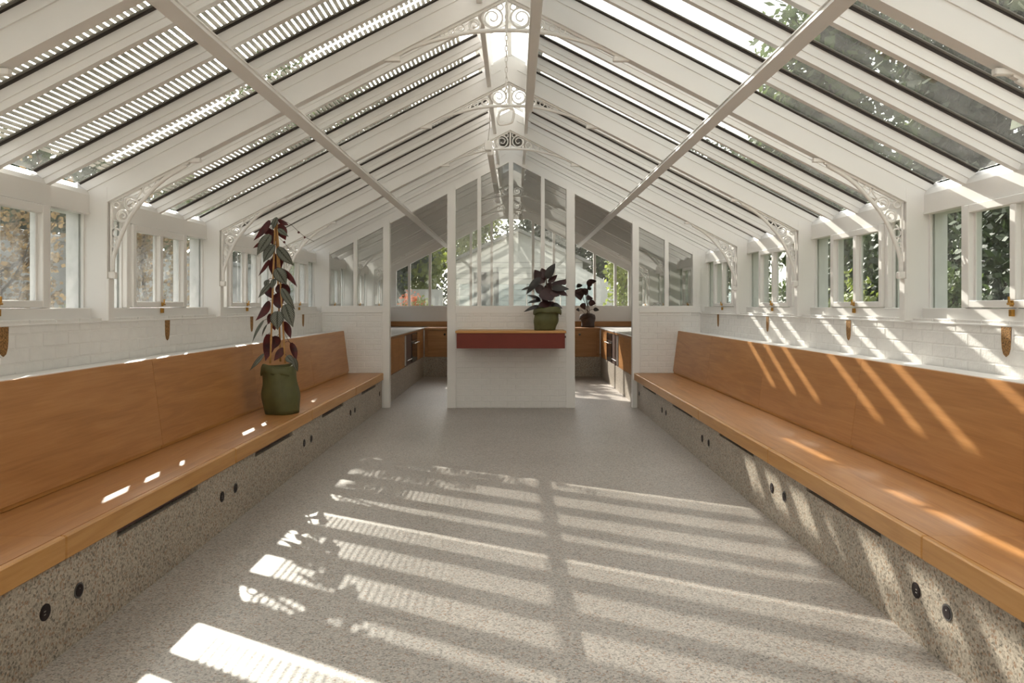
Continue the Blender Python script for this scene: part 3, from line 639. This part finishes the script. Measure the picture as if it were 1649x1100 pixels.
# ------------------------------------------------------------------ potted plants
def leaf(mb_v, base, tip, width, up, bend=0.12, fold=0.25, heart=False, thick=0.0012):
    base = Vector(base); tip = Vector(tip); L = (tip-base).length; d = (tip-base)/L
    up = Vector(up); up = (up-d*up.dot(d)); up = up.normalized() if up.length > 1e-4 else d.orthogonal().normalized()
    sd = d.cross(up); NU, NV = 9, 5
    top = []; uv = []
    for i in range(NU):
        t = i/(NU-1)
        wv = (math.sin(math.pi*min(1, t**0.72))**0.85 if not heart else (min(1, (t/0.18))**0.5*0.92 if t < 0.18 else 0.92+0.08*math.sin((t-0.18)/0.2*1.57) if t < 0.38 else max(0.0, math.cos((t-0.38)/0.62*1.57))**1.15))
        if i == 0: wv = 0.04 if not heart else 0.35
        if i == NU-1: wv = 0.01
        c = base+d*(L*t)+up*(L*bend*math.sin(math.pi*t)*1.0-L*bend*0.9*t*t)
        for j in range(NV):
            q = (j-(NV-1)/2)/((NV-1)/2)
            top.append(c+sd*(q*wv*width/2)+up*(abs(q)*wv*width/2*fold)); uv.append((q, t))
    n = len(top); bot = [v-up*thick for v in top]; F = []; M = []
    for i in range(NU-1):
        for j in range(NV-1):
            a = i*NV+j; F.append((a, a+1, a+NV+1, a+NV)); M.append(0); F.append((n+a, n+a+NV, n+a+NV+1, n+a+1)); M.append(1)
    mb = MB(); mb.v = top+bot; mb.f = F; mb.m = M; mb.uv = uv+uv
    return mb
def canvas_pot(e, c, r0, r1, h, rimh, seed, mats, skew=0.0, lean=(0, 0), flat=0.0):
    rnd = random.Random(seed); NS, NR = 40, 12; ph = [rnd.uniform(0, 6.28) for _ in range(6)]
    def ringpt(t, a, rr):
        sq = 1+0.05*math.cos(4*a+ph[3])*(1-t)                 # squarish foot
        wr = 0.026*math.sin(5*a+ph[0]+3*t)+0.030*math.sin(3*a+ph[1]-5*t)*t+0.014*math.sin(9*a+ph[2]+7*t)*(0.3+t)+0.022*abs(math.sin(2*a+6*t+ph[4]))
        r = rr*sq*(1+wr)
        return Vector((c[0]+r*math.cos(a)+lean[0]*t, c[1]+r*math.sin(a)*(1-flat*t)+lean[1]*t, c[2]))
    V = []; F = []
    for i in range(NR+1):
        t = i/NR; rr = r0+(r1-r0)*t+skew*math.sin(math.pi*t)*(1-0.3*t)+0.006*math.sin(11*t+ph[4])
        if i == 0: rr *= 0.96
        for k in range(NS):
            a = 2*math.pi*k/NS; p = ringpt(t, a, rr); p.z += h*t+(0.008*math.sin(2*a+ph[5]))*t; V.append(p)
    for i in range(NR):
        for k in range(NS): F.append((i*NS+k, i*NS+(k+1) % NS, (i+1)*NS+(k+1) % NS, (i+1)*NS+k))
    F.append(tuple(range(NS-1, -1, -1)))
    MB().add(V, F).build('pot', mats[0], e, smooth=True)
    prof = [(1.00, 0.0), (1.09, -0.25), (1.13, -0.75), (1.11, -1.0), (1.07, -0.98), (1.04, -0.4), (0.97, 0.02), (0.94, -0.15), (0.93, -0.6)]
    V = []; F = []
    for (f, dz) in prof:
        for k in range(NS):
            a = 2*math.pi*k/NS; p = ringpt(1.0, a, r1*f)
            p.z += h+dz*rimh*(1+0.22*math.sin(2*a+ph[0])+0.12*math.sin(5*a+ph[1]))+0.014*math.sin(2*a+ph[5])*1.0; V.append(p)
    for i in range(len(prof)-1):
        for k in range(NS): F.append((i*NS+k, i*NS+(k+1) % NS, (i+1)*NS+(k+1) % NS, (i+1)*NS+k))
    MB().add(V, F).build('rolled_rim', mats[0], e, smooth=True)
    V = [ringpt(1.0, 2*math.pi*k/NS, r1*0.95)+Vector((0, 0, h-rimh*0.45)) for k in range(NS)]
    MB().add(V, [tuple(range(NS))]).build('soil', SOIL, e)
DV = 6.17
def c7(x, y, d=0): return px(390+x/7.86, 340+y/7.86, DV+d)
def c8(x, y, d=0): return px(390+x/7.86, 460+y/7.86, DV+d)
pc = px(455, 660, DV); pc.z = 0.4605
pv = empty('potted_plant', pc); tag(pv, 'tall climbing plant with maroon leaves in olive canvas pot on the left bench', 'potted plant')
canvas_pot(pv, pc, 0.138, 0.122, 0.395, 0.075, 3, [CANVAS], 0.016, (-0.03, 0.0), 0.05)
stakes = [(c8(355, 985, -.03), c7(418, 120)), (c8(545, 985, -.03), c7(437, 120, .01)), (c8(485, 960, .09), c7(430, 130, .03))]
for a, b in stakes:
    pts = [a+(b-a)*i/24 for i in range(25)]
    MB().tube(pts, [0.0075 if i % 4 else 0.0092 for i in range(25)], 8).build('bamboo_stake', BAMBOO, pv, smooth=True)
LV = [  # crop, base, tip, width, g = upper side seen / m = underside seen, depth
 (7, 350, 120, 150, 380, 72, 'm', -.03), (7, 440, 80, 380, 240, 62, 'g', -.06), (7, 455, 110, 595, 185, 52, 'm', -.02), (7, 465, 165, 550, 372, 112, 'm', .02),
 (7, 455, 225, 585, 322, 58, 'g', -.02), (7, 350, 215, 283, 302, 45, 'm', .02), (7, 260, 380, 137, 472, 40, 'm', -.02), (7, 355, 300, 183, 558, 112, 'g', -.05),
 (7, 405, 430, 258, 650, 112, 'g', -.06), (7, 450, 462, 650, 692, 112, 'g', -.04), (7, 345, 620, 208, 822, 42, 'm', 0), (7, 420, 545, 500, 720, 125, 'm', .05),
 (7, 395, 600, 378, 810, 90, 'm', .04), (7, 430, 728, 560, 935, 135, 'g', -.05), (7, 505, 735, 706, 962, 60, 'm', -.02), (7, 330, 870, 285, 965, 60, 'g', 0),
 (7, 410, 860, 375, 985, 60, 'g', -.03), (7, 365, 915, 200, 1098, 58, 'g', -.05), (7, 300, 945, 375, 1110, 95, 'm', .03), (7, 525, 915, 612, 1060, 65, 'm', .03), (7, 355, 230, 395, 440, 110, 'm', .04),
 (8, 500, 35, 665, 305, 85, 'g', -.03), (8, 420, 105, 485, 300, 145, 'm', .04), (8, 345, 200, 182, 447, 100, 'm', -.03), (8, 375, 355, 325, 490, 70, 'm', .02),
 (8, 450, 325, 443, 560, 145, 'g', -.07), (8, 545, 240, 642, 522, 130, 'g', -.04), (8, 380, 470, 420, 568, 62, 'm', .03), (8, 272, 440, 120, 712, 36, 'g', -.03),
 (8, 312, 495, 243, 648, 22, 'g', 0), (8, 528, 458, 622, 672, 80, 'm', 0), (8, 330, 615, 308, 955, 150, 'm', .03), (8, 440, 640, 385, 815, 110, 'm', .05),
 (8, 522, 790, 403, 955, 78, 'm', .0), (8, 618, 725, 692, 955, 72, 'm', -.02), (8, 655, 915, 702, 1095, 62, 'g', -.05), (8, 272, 865, 90, 1082, 46, 'g', -.06), (8, 565, 890, 650, 985, 80, 'g', -.05), (8, 470, -20, 545, 140, 130, 'm', .05)]
rl = random.Random(5)
for (c, bx_, by_, tx_, ty_, wd, side, dd) in LV:
    f = c7 if c == 7 else c8
    a = f(bx_, by_, dd); b = f(tx_, ty_, dd+rl.uniform(-.05, .02)); wm = wd/7.86*DV/FPX*1.2
    upv = Vector((rl.uniform(-.35, .35), -1.0, rl.uniform(0.0, .5)))*(1 if side == 'g' else -1)
    leaf(None, a, b, wm, upv, 0.07, 0.15, True).build('leaf', [L_TOP, L_BOT], pv, smooth=True)
    j = min(stakes, key=lambda q: abs((q[0]+(q[1]-q[0])*max(0, min(1, (a.z-q[0].z)/(q[1].z-q[0].z)))).x-a.x))
    k = max(0, min(1, (a.z-j[0].z)/(j[1].z-j[0].z))); sp_ = j[0]+(j[1]-j[0])*k
    if (sp_-a).length > 0.015: MB().tube(spline([sp_, (sp_+a)/2+Vector((0, 0, .012)), a], 3), 0.0022, 5).build('leaf_stalk', L_BOT, pv)
MB().tube(spline([c7(455, 100), c7(600, 160), c7(720, 265), c7(800, 330), c7(910, 385)], 4), 0.0018, 5).build('tendril', STEM, pv)
MB().tube(spline([c7(470, 340), c7(530, 400), c7(600, 480)], 4), 0.0016, 5).build('tendril', STEM, pv)
for q in ((700, 265, 735, 275), (780, 330, 805, 335), (520, 385, 550, 405)): leaf(None, c7(q[0], q[1]), c7(q[2], q[3]), 0.02, (0, 1, 0.2), 0.05, .1, True).build('leaf', [L_TOP, L_BOT], pv, smooth=True)
MB().tube(spline([c8(525, 560), c8(560, 650), c8(615, 740)], 4), 0.002, 5).build('tendril', STEM, pv)
# rubber plant on the shelf
DR = 9.50
def c6(x, y, d=0): return px(840+x/8.15, 410+y/8.15, DR+d)
pc = c6(300, 985); pc.z = 1.036
rp_ = empty('potted_plant', pc); tag(rp_, 'dark-leaved rubber plant in crumpled olive canvas pot on the red shelf', 'potted plant')
canvas_pot(rp_, pc, 0.142, 0.158, 0.285, 0.075, 11, [CANVAS], 0.006, (0.045, 0), 0.0)
top = c6(330, 690)
for (a, b) in (((330, 720), (320, 300)), ((345, 720), (400, 400)), ((300, 720), (250, 480)), ((350, 720), (440, 640))):
    MB().tube(spline([c6(*a), (c6(*a)+c6(*b))/2+Vector((.01, .02, 0)), c6(*b)], 4), 0.008, 6).build('stem', STEM, rp_)
RLV = [(330, 320, 437, 112, 100, 'g', 0), (300, 370, 165, 200, 140, 'm', .04), (345, 360, 472, 268, 66, 'm', .02), (250, 300, 62, 515, 84, 'g', -.08), (160, 425, -5, 462, 34, 'g', -.05),
 (290, 490, 165, 395, 105, 'm', .03), (370, 425, 585, 330, 84, 'm', .05), (390, 440, 625, 450, 74, 'g', .0), (460, 430, 602, 548, 90, 'm', .02), (300, 440, 400, 612, 190, 'm', -.07), (380, 470, 495, 548, 105, 'm', -.04),
 (250, 590, 75, 528, 38, 'g', -.05), (255, 605, 78, 632, 42, 'g', -.06), (235, 670, 28, 748, 46, 'g', -.08), (390, 650, 535, 705, 62, 'g', -.06), (290, 600, 330, 700, 140, 'm', -.05), (330, 300, 260, 180, 120, 'm', .06),
 (330, 420, 290, 640, 120, 'm', .02), (360, 620, 460, 700, 80, 'm', -.02), (540, 400, 580, 320, 50, 'm', .03), (330, 380, 390, 470, 120, 'm', .03)]
for (bx_, by_, tx_, ty_, wd, side, dd) in RLV:
    a = c6(bx_, by_, dd*0.4); b = c6(tx_, ty_, dd+rl.uniform(-.06, .02)); wm = wd/8.15*DR/FPX*1.22
    upv = Vector((rl.uniform(-.3, .3), -1.0, rl.uniform(.2, .9)))*(1 if side == 'g' else -1)
    leaf(None, a, b, wm, upv, 0.06, 0.18).build('leaf', [R_TOP, R_BOT], rp_, smooth=True)
# plant on the kitchen worktop
DK = 14.52
def c9(x, y, d=0): return px(840+x/8.15, 410+y/8.15, DK+d)
pc = c9(868, 940); pc.z = 0.926
kp_ = empty('potted_plant', pc); tag(kp_, 'leafy dark plant in brown canvas pot on the far kitchen worktop', 'potted plant')
canvas_pot(kp_, pc, 0.128, 0.135, 0.26, 0.08, 21, [CANVASB], 0.004)
KL = [(770, 440, 770, 600, 130, 'm'), (720, 420, 800, 400, 50, 'g'), (860, 350, 985, 350, 60, 'm'), (870, 420, 900, 330, 70, 'm'), (850, 550, 935, 580, 60, 'm'), (880, 620, 972, 645, 75, 'm'), (940, 720, 1018, 728, 45, 'g'), (760, 730, 715, 722, 40, 'g'), (830, 500, 700, 470, 90, 'm'), (790, 640, 830, 720, 60, 'm'), (860, 450, 920, 440, 50, 'g'), (820, 440, 850, 540, 70, 'm')]
for (bx_, by_, tx_, ty_, wd, side) in KL:
    a = c9(bx_, by_, rl.uniform(-.08, .08)); b = c9(tx_, ty_, rl.uniform(-.08, .08)); upv = Vector((rl.uniform(-.3, .3), -1, .4))*(1 if side == 'g' else -1)
    leaf(None, a, b, wd/8.15*DK/FPX*1.25, upv, .08, .15).build('leaf', [R_TOP, R_BOT], kp_, smooth=True)
    s0 = c9(868+rl.uniform(-40, 40), 780)
    MB().tube(spline([s0, (s0+a)/2+Vector((0, rl.uniform(-.02, .02), .03)), a], 4), 0.004, 5).build('stem', STEM, kp_)
# ------------------------------------------------------------------ outdoors
FOL = {
 'dark': leafmat('fol_dark', (0.020, 0.034, 0.014), (0.055, 0.080, 0.030), .5, .3, 1.2),
 'mid': leafmat('fol_mid', (0.050, 0.085, 0.022), (0.13, 0.18, 0.050), .5, .4, 1.4),
 'lime': leafmat('fol_lime', (0.14, 0.19, 0.035), (0.34, 0.38, 0.085), .5, .45, 1.6),
 'autumn': leafmat('fol_autumn', (0.13, 0.085, 0.035), (0.25, 0.17, 0.075), .5, .4, 2.0),
 'red': leafmat('fol_red', (0.62, 0.11, 0.03), (0.80, 0.26, 0.09), .5, .4, 3.0),
 'grey': leafmat('fol_grey', (0.10, 0.12, 0.075), (0.21, 0.23, 0.15), .6, .35, 1.4)}
def foliage(e, c, rad, n, size, kind, seed, name='foliage', clumps=16):
    rnd = random.Random(seed); V = []; F = []
    cl = []
    for _ in range(clumps):
        while True:
            p = Vector((rnd.uniform(-1, 1), rnd.uniform(-1, 1), rnd.uniform(-1, 1)))
            if p.length < 1: break
        cl.append((Vector((p.x*rad[0], p.y*rad[1], p.z*rad[2]))*0.85, rnd.uniform(.3, .55)))
    for i in range(n):
        cc, cr = rnd.choice(cl)
        p = Vector((rnd.gauss(0, 1), rnd.gauss(0, 1), rnd.gauss(0, 1))); p = p.normalized()*rnd.random()**0.4
        q = Vector(c)+cc+Vector((p.x*rad[0], p.y*rad[1], p.z*rad[2]))*cr
        if q.z < 0.02: q.z = 0.02+rnd.random()*0.1
        u = Vector((rnd.gauss(0, 1), rnd.gauss(0, 1), rnd.gauss(0, 1))).normalized(); v = u.orthogonal().normalized()
        L = size*rnd.uniform(.6, 1.3); W = L*0.42; o = len(V)
        V += [q, q+u*L*.5+v*W, q+u*L, q+u*L*.5-v*W]; F.append((o, o+1, o+2, o+3))
    ob = MB().add(V, F).build(name, FOL[kind], e); tag(ob, kind='stuff'); return ob
def tree(name, cat, label, base, h, rad, n, size, kind, seed, trunk=0.12, zc=None, extra=None):
    e = empty(name, base); tag(e, label, cat); b = Vector(base); zc = zc if zc is not None else h-rad[2]
    if trunk: 
        MB().tube(spline([b, b+Vector((.08, .05, h*.3)), b+Vector((-.05, 0, h*.6)), b+Vector((0, 0, h*.85))], 4), [trunk*(1-.04*i) for i in range(13)], 7).build('trunk', BARK, e, smooth=True)
        rnd = random.Random(seed+9)
        for i in range(5):
            z = h*rnd.uniform(.35, .7); a = rnd.uniform(0, 6.28); p = b+Vector((0, 0, z)); q = p+Vector((math.cos(a)*rad[0]*.7, math.sin(a)*rad[1]*.7, h*.18))
            MB().tube(spline([p, (p+q)/2+Vector((0, 0, -.08)), q], 3), [trunk*.4, trunk*.35, trunk*.3, trunk*.25, trunk*.2, trunk*.15, trunk*.1], 5).build('branch', BARK, e)
    foliage(e, (b.x, b.y, b.z+zc), rad, n, size, kind, seed)
    if extra: foliage(e, (b.x, b.y, b.z+zc), rad, extra[1], size, extra[0], seed+3, 'blossom' if extra[0] == 'red' else 'foliage')
    return e
G0 = -0.125
# left: garden wall with shrubs and trees
GW = plain('garden_wall', (0.33, 0.34, 0.34), 0.85, var=0.2, scale=3, bump=0.6, bscale=14)
gw = empty('garden_wall', (-6.1, 7, G0)); tag(gw, 'weathered grey garden wall seen through the left windows', 'wall')
MB().box(-6.3, -6.0, -3, 24, G0, 2.2).build('face', GW, gw); MB().cbox(-6.35, -5.95, -3, 24, 2.2, 2.28, .01).build('coping', GW, gw)
for i, (y, h, k, x) in enumerate(((5.6, 3.4, 'autumn', -5.15), (7.6, 3.1, 'autumn', -5.2), (10.6, 3.2, 'autumn', -5.2), (17.0, 3.4, 'mid', -5.15), (20.0, 3.6, 'lime', -5.15))):
    tree('small_tree', 'tree', '%s by the grey garden wall, %s' % ({'autumn': 'thin tree with orange-yellow leaves', 'mid': 'thin green tree', 'lime': 'thin lime-green tree'}[k], ['outside the nearest left window', 'outside the second left window', 'outside the third left window', 'left of the kitchen', 'beyond the kitchen'][i]),
         (x, y, G0), h, (.6, 1.0, 1.2), 2600, .055, k, 40+i, .04)
for i, (y, x, h) in enumerate(((5.0, -4.6, 1.5), (6.6, -4.7, 1.4), (8.6, -4.7, 1.6), (11.6, -4.6, 1.5))):
    tree('shrub', 'shrub', 'low rounded green shrub outside the left windows, %s' % ORD[i], (x, y, G0), h, (.55, .65, .7), 1500, .07, 'mid' if i % 2 else 'grey', 60+i, .02, zc=h-.75)
for i, (y, x, h) in enumerate(((5, -8.2, 4.6), (9, -8.4, 4.8), (13.5, -8.4, 4.8), (18, -8.6, 5.0), (23, -8.2, 5.4))):
    tree('broad_tree', 'tree', 'dark broad tree rising above the grey garden wall, %s' % ORD[i], (x, y, G0), h, (1.6, 2.3, 1.6), 3000, .17, 'dark' if i != 3 else 'mid', 80+i, .12)
tree('shade_tree', 'tree', 'added slender shade tree outside the left kitchen windows, above the garden wall', (-4.35, 15.2, G0), 6.7, (1.2, 0.75, 1.3), 2400, .13, 'mid', 97, .06)  # added on the sun's path to shade the roof bay by the partition
# right: tall hedge trees and sunlit shrubs
for i, (y, x, h, k) in enumerate(((1.4, 8.6, 15.5, 'grey'), (5.8, 9.0, 16, 'dark'), (10.2, 8.8, 16, 'grey'), (14.8, 9.0, 15, 'dark'), (19.4, 8.8, 13, 'mid'), (-3.0, 9.0, 16, 'grey'))):
    tree('tall_tree', 'tree', 'tall %s tree above the right roof slope, %s' % ({'grey': 'grey-green', 'dark': 'dark green', 'mid': 'bright green'}[k], (ORD+['behind the viewer'])[i]), (x, y, G0), h, (2.1, 2.7, 7.0), 15000, .30, k, 120+i, .2)
for i, (y, x) in enumerate(((4.0, 6.4), (6.6, 6.5), (9.2, 6.4), (11.8, 6.5), (14.6, 6.4))):
    tree('hedge_bush', 'hedge', 'dark hedge bush outside the right windows, %s' % ORD[i], (x, y, G0), 3.2, (.8, 1.5, 1.5), 3600, .13, 'dark', 140+i, .06)
for i, (y, x, h, k) in enumerate(((5.4, 4.8, 1.9, 'mid'), (8.2, 4.9, 2.0, 'mid'), (10.4, 4.7, 1.8, 'lime'), (13.0, 4.6, 2.0, 'mid'))):
    tree('shrub', 'shrub', 'sunlit %s shrub in front of the right hedge, %s' % ('lime' if k == 'lime' else 'green', ORD[i]), (x, y, G0), h, (.4, .6, .8), 1300, .09, k, 160+i, .02)
# beyond the gable
for i, (x, y, h, r, k, lab) in enumerate(((-4.9, 23, 8.2, (2.3, 1.6, 3.4), 'dark', 'dark tree beyond the far gable, behind the orange flowers'), (-3.4, 27, 6.5, (1.4, 1.4, 2.4), 'lime', 'yellow-green tree beyond the far gable, left of the white garden house'),
        (4.6, 26, 7.5, (1.9, 1.8, 3.0), 'dark', 'dark tree beyond the far gable, right of the white garden house'), (2.4, 35.5, 8.4, (3.0, 2, 2.8), 'dark', 'large dark tree rising behind the white garden house'), (-4.2, 35.5, 8.2, (3, 2, 2.6), 'lime', 'bright lime tree rising behind the white garden house'), (7.5, 24, 6.5, (1.8, 1.6, 2.6), 'mid', 'green tree at the far right beyond the gable'), (-8.0, 33, 8, (3, 2, 3.6), 'dark', 'broad dark tree closing the view behind the yellow-green tree'), (8.5, 33, 8.5, (3, 2, 3.8), 'dark', 'broad dark tree closing the view at far right'), (-3.6, 41, 9, (4, 2, 4.2), 'dark', 'large dark tree farthest away, left of the roof of the garden house'), (4.6, 41, 9.5, (4, 2, 4.4), 'dark', 'large dark tree farthest away, right of the roof of the garden house'))):
    tree('garden_tree', 'tree', lab, (x, y, G0), h, r, 9000, .2, k, 200+i, .14)
tree('climber_bush', 'bush', 'sunlit lime-green climber just outside the far right gable panes', (2.55, 17.3, G0), 3.2, (.5, .5, 1.4), 2200, .10, 'lime', 220, .04)
for i, (x, y, h) in enumerate(((-2.35, 17.6, 1.75), (-3.4, 17.9, 1.5))):
    tree('flower_bush', 'flowers', ['larger bush of orange-red flowers outside the left gable panes', 'smaller yellow-green bush with few orange flowers outside the left gable panes'][i], (x, y, G0), h, (.38, .35, .45), 900, .07, 'lime', 230+i, .02, zc=h-.45, extra=('red', 700 if i == 0 else 200))
HW = plain('house_white', (0.74, 0.72, 0.67), 0.7, var=0.04)
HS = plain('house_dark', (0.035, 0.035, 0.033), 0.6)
gh = empty('garden_house', (0, 28, G0)); tag(gh, 'white boarded garden house with dark doorway beyond the far gable', 'building')
MB().prism([(-2.2, G0), (2.6, G0), (2.6, 3.0), (0.2, 4.1), (-2.2, 3.0)], 28, 31).build('wall', plain('house_joint', (0.40, 0.39, 0.36), 0.8), gh)
MB().prism([(-2.2, 2.98), (2.6, 2.98), (2.6, 3.0), (0.2, 4.1), (-2.2, 3.0)], 27.985, 28.0).build('gable_face', HW, gh)
for i in range(15): MB().box(-2.2, 2.6, 27.985, 28.0, G0+.03+i*.205, G0+.03+i*.205+.178).build('board', HW, gh)
rf = MB()
for s in (-1, 1): rf.prism([(0.2, 4.1), (0.2+s*2.7, 2.86), (0.2+s*2.7, 2.98), (0.2, 4.22)], 27.6, 31.2)
rf.build('roof', plain('house_roof', (0.40, 0.38, 0.35), .8), gh)
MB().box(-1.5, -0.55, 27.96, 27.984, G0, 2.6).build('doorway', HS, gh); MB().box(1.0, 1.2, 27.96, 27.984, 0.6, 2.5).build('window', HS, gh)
MB().box(-1.62, -1.5, 27.94, 27.98, G0, 2.7).build('door_frame', HW, gh); MB().box(-0.55, -0.43, 27.94, 27.98, G0, 2.7).build('door_frame', HW, gh)
gs = MB().box(-6.5, -2.4, 25.2, 25.4, G0, 1.9); tag(gs.build('garden_screen', HW), 'low white garden wall left of the garden house', 'wall')
gs = MB().prism([(1.9, G0), (4.2, G0), (4.2, 1.5), (1.9, 2.7)], 23.9, 24.1); tag(gs.build('side_wall', HW), 'white sloping wall right of the garden house', 'wall')
bal = empty('glass_screen', (0, 21, G0)); tag(bal, 'frameless pale glass screen in front of the garden house', 'glass screen')
for i in range(4): MB().box(-1.5+i*0.95, -1.5+i*0.95+.92, 21, 21.012, G0+.05, 1.95).build('pane', GLO, bal)
for i in range(5): MB().cbox(-1.53+i*.95, -1.5+i*.95, 20.98, 21.03, G0, 1.95, .004).build('post', STEEL, bal)
cha = empty('garden_bench', (-1.15, 19.5, G0)); tag(cha, 'white slatted garden bench on the terrace beyond the gable', 'bench')
for i in range(9): MB().cbox(-1.72+i*.135, -1.62+i*.135, 19.72, 19.75, .72, 1.18, .004).build('slat', HW, cha)
MB().cbox(-1.75, -.55, 19.70, 19.77, 1.18, 1.25, .005).build('top_rail', HW, cha); MB().cbox(-1.75, -.55, 19.25, 19.72, .52, .56, .005).build('seat', HW, cha)
for x in (-1.73, -.61):
    for y in (19.27, 19.70): MB().cbox(x, x+.05, y, y+.05, G0, .52 if y < 19.5 else 1.18, .004).build('leg', HW, cha)
PAV = plain('paving', (0.42, 0.40, 0.36), .85, var=.12, scale=4)
tag(MB().box(-4.5, 4.5, YG+0.16, 27.9, G0, G0+0.012).build('terrace', PAV), kind='structure')
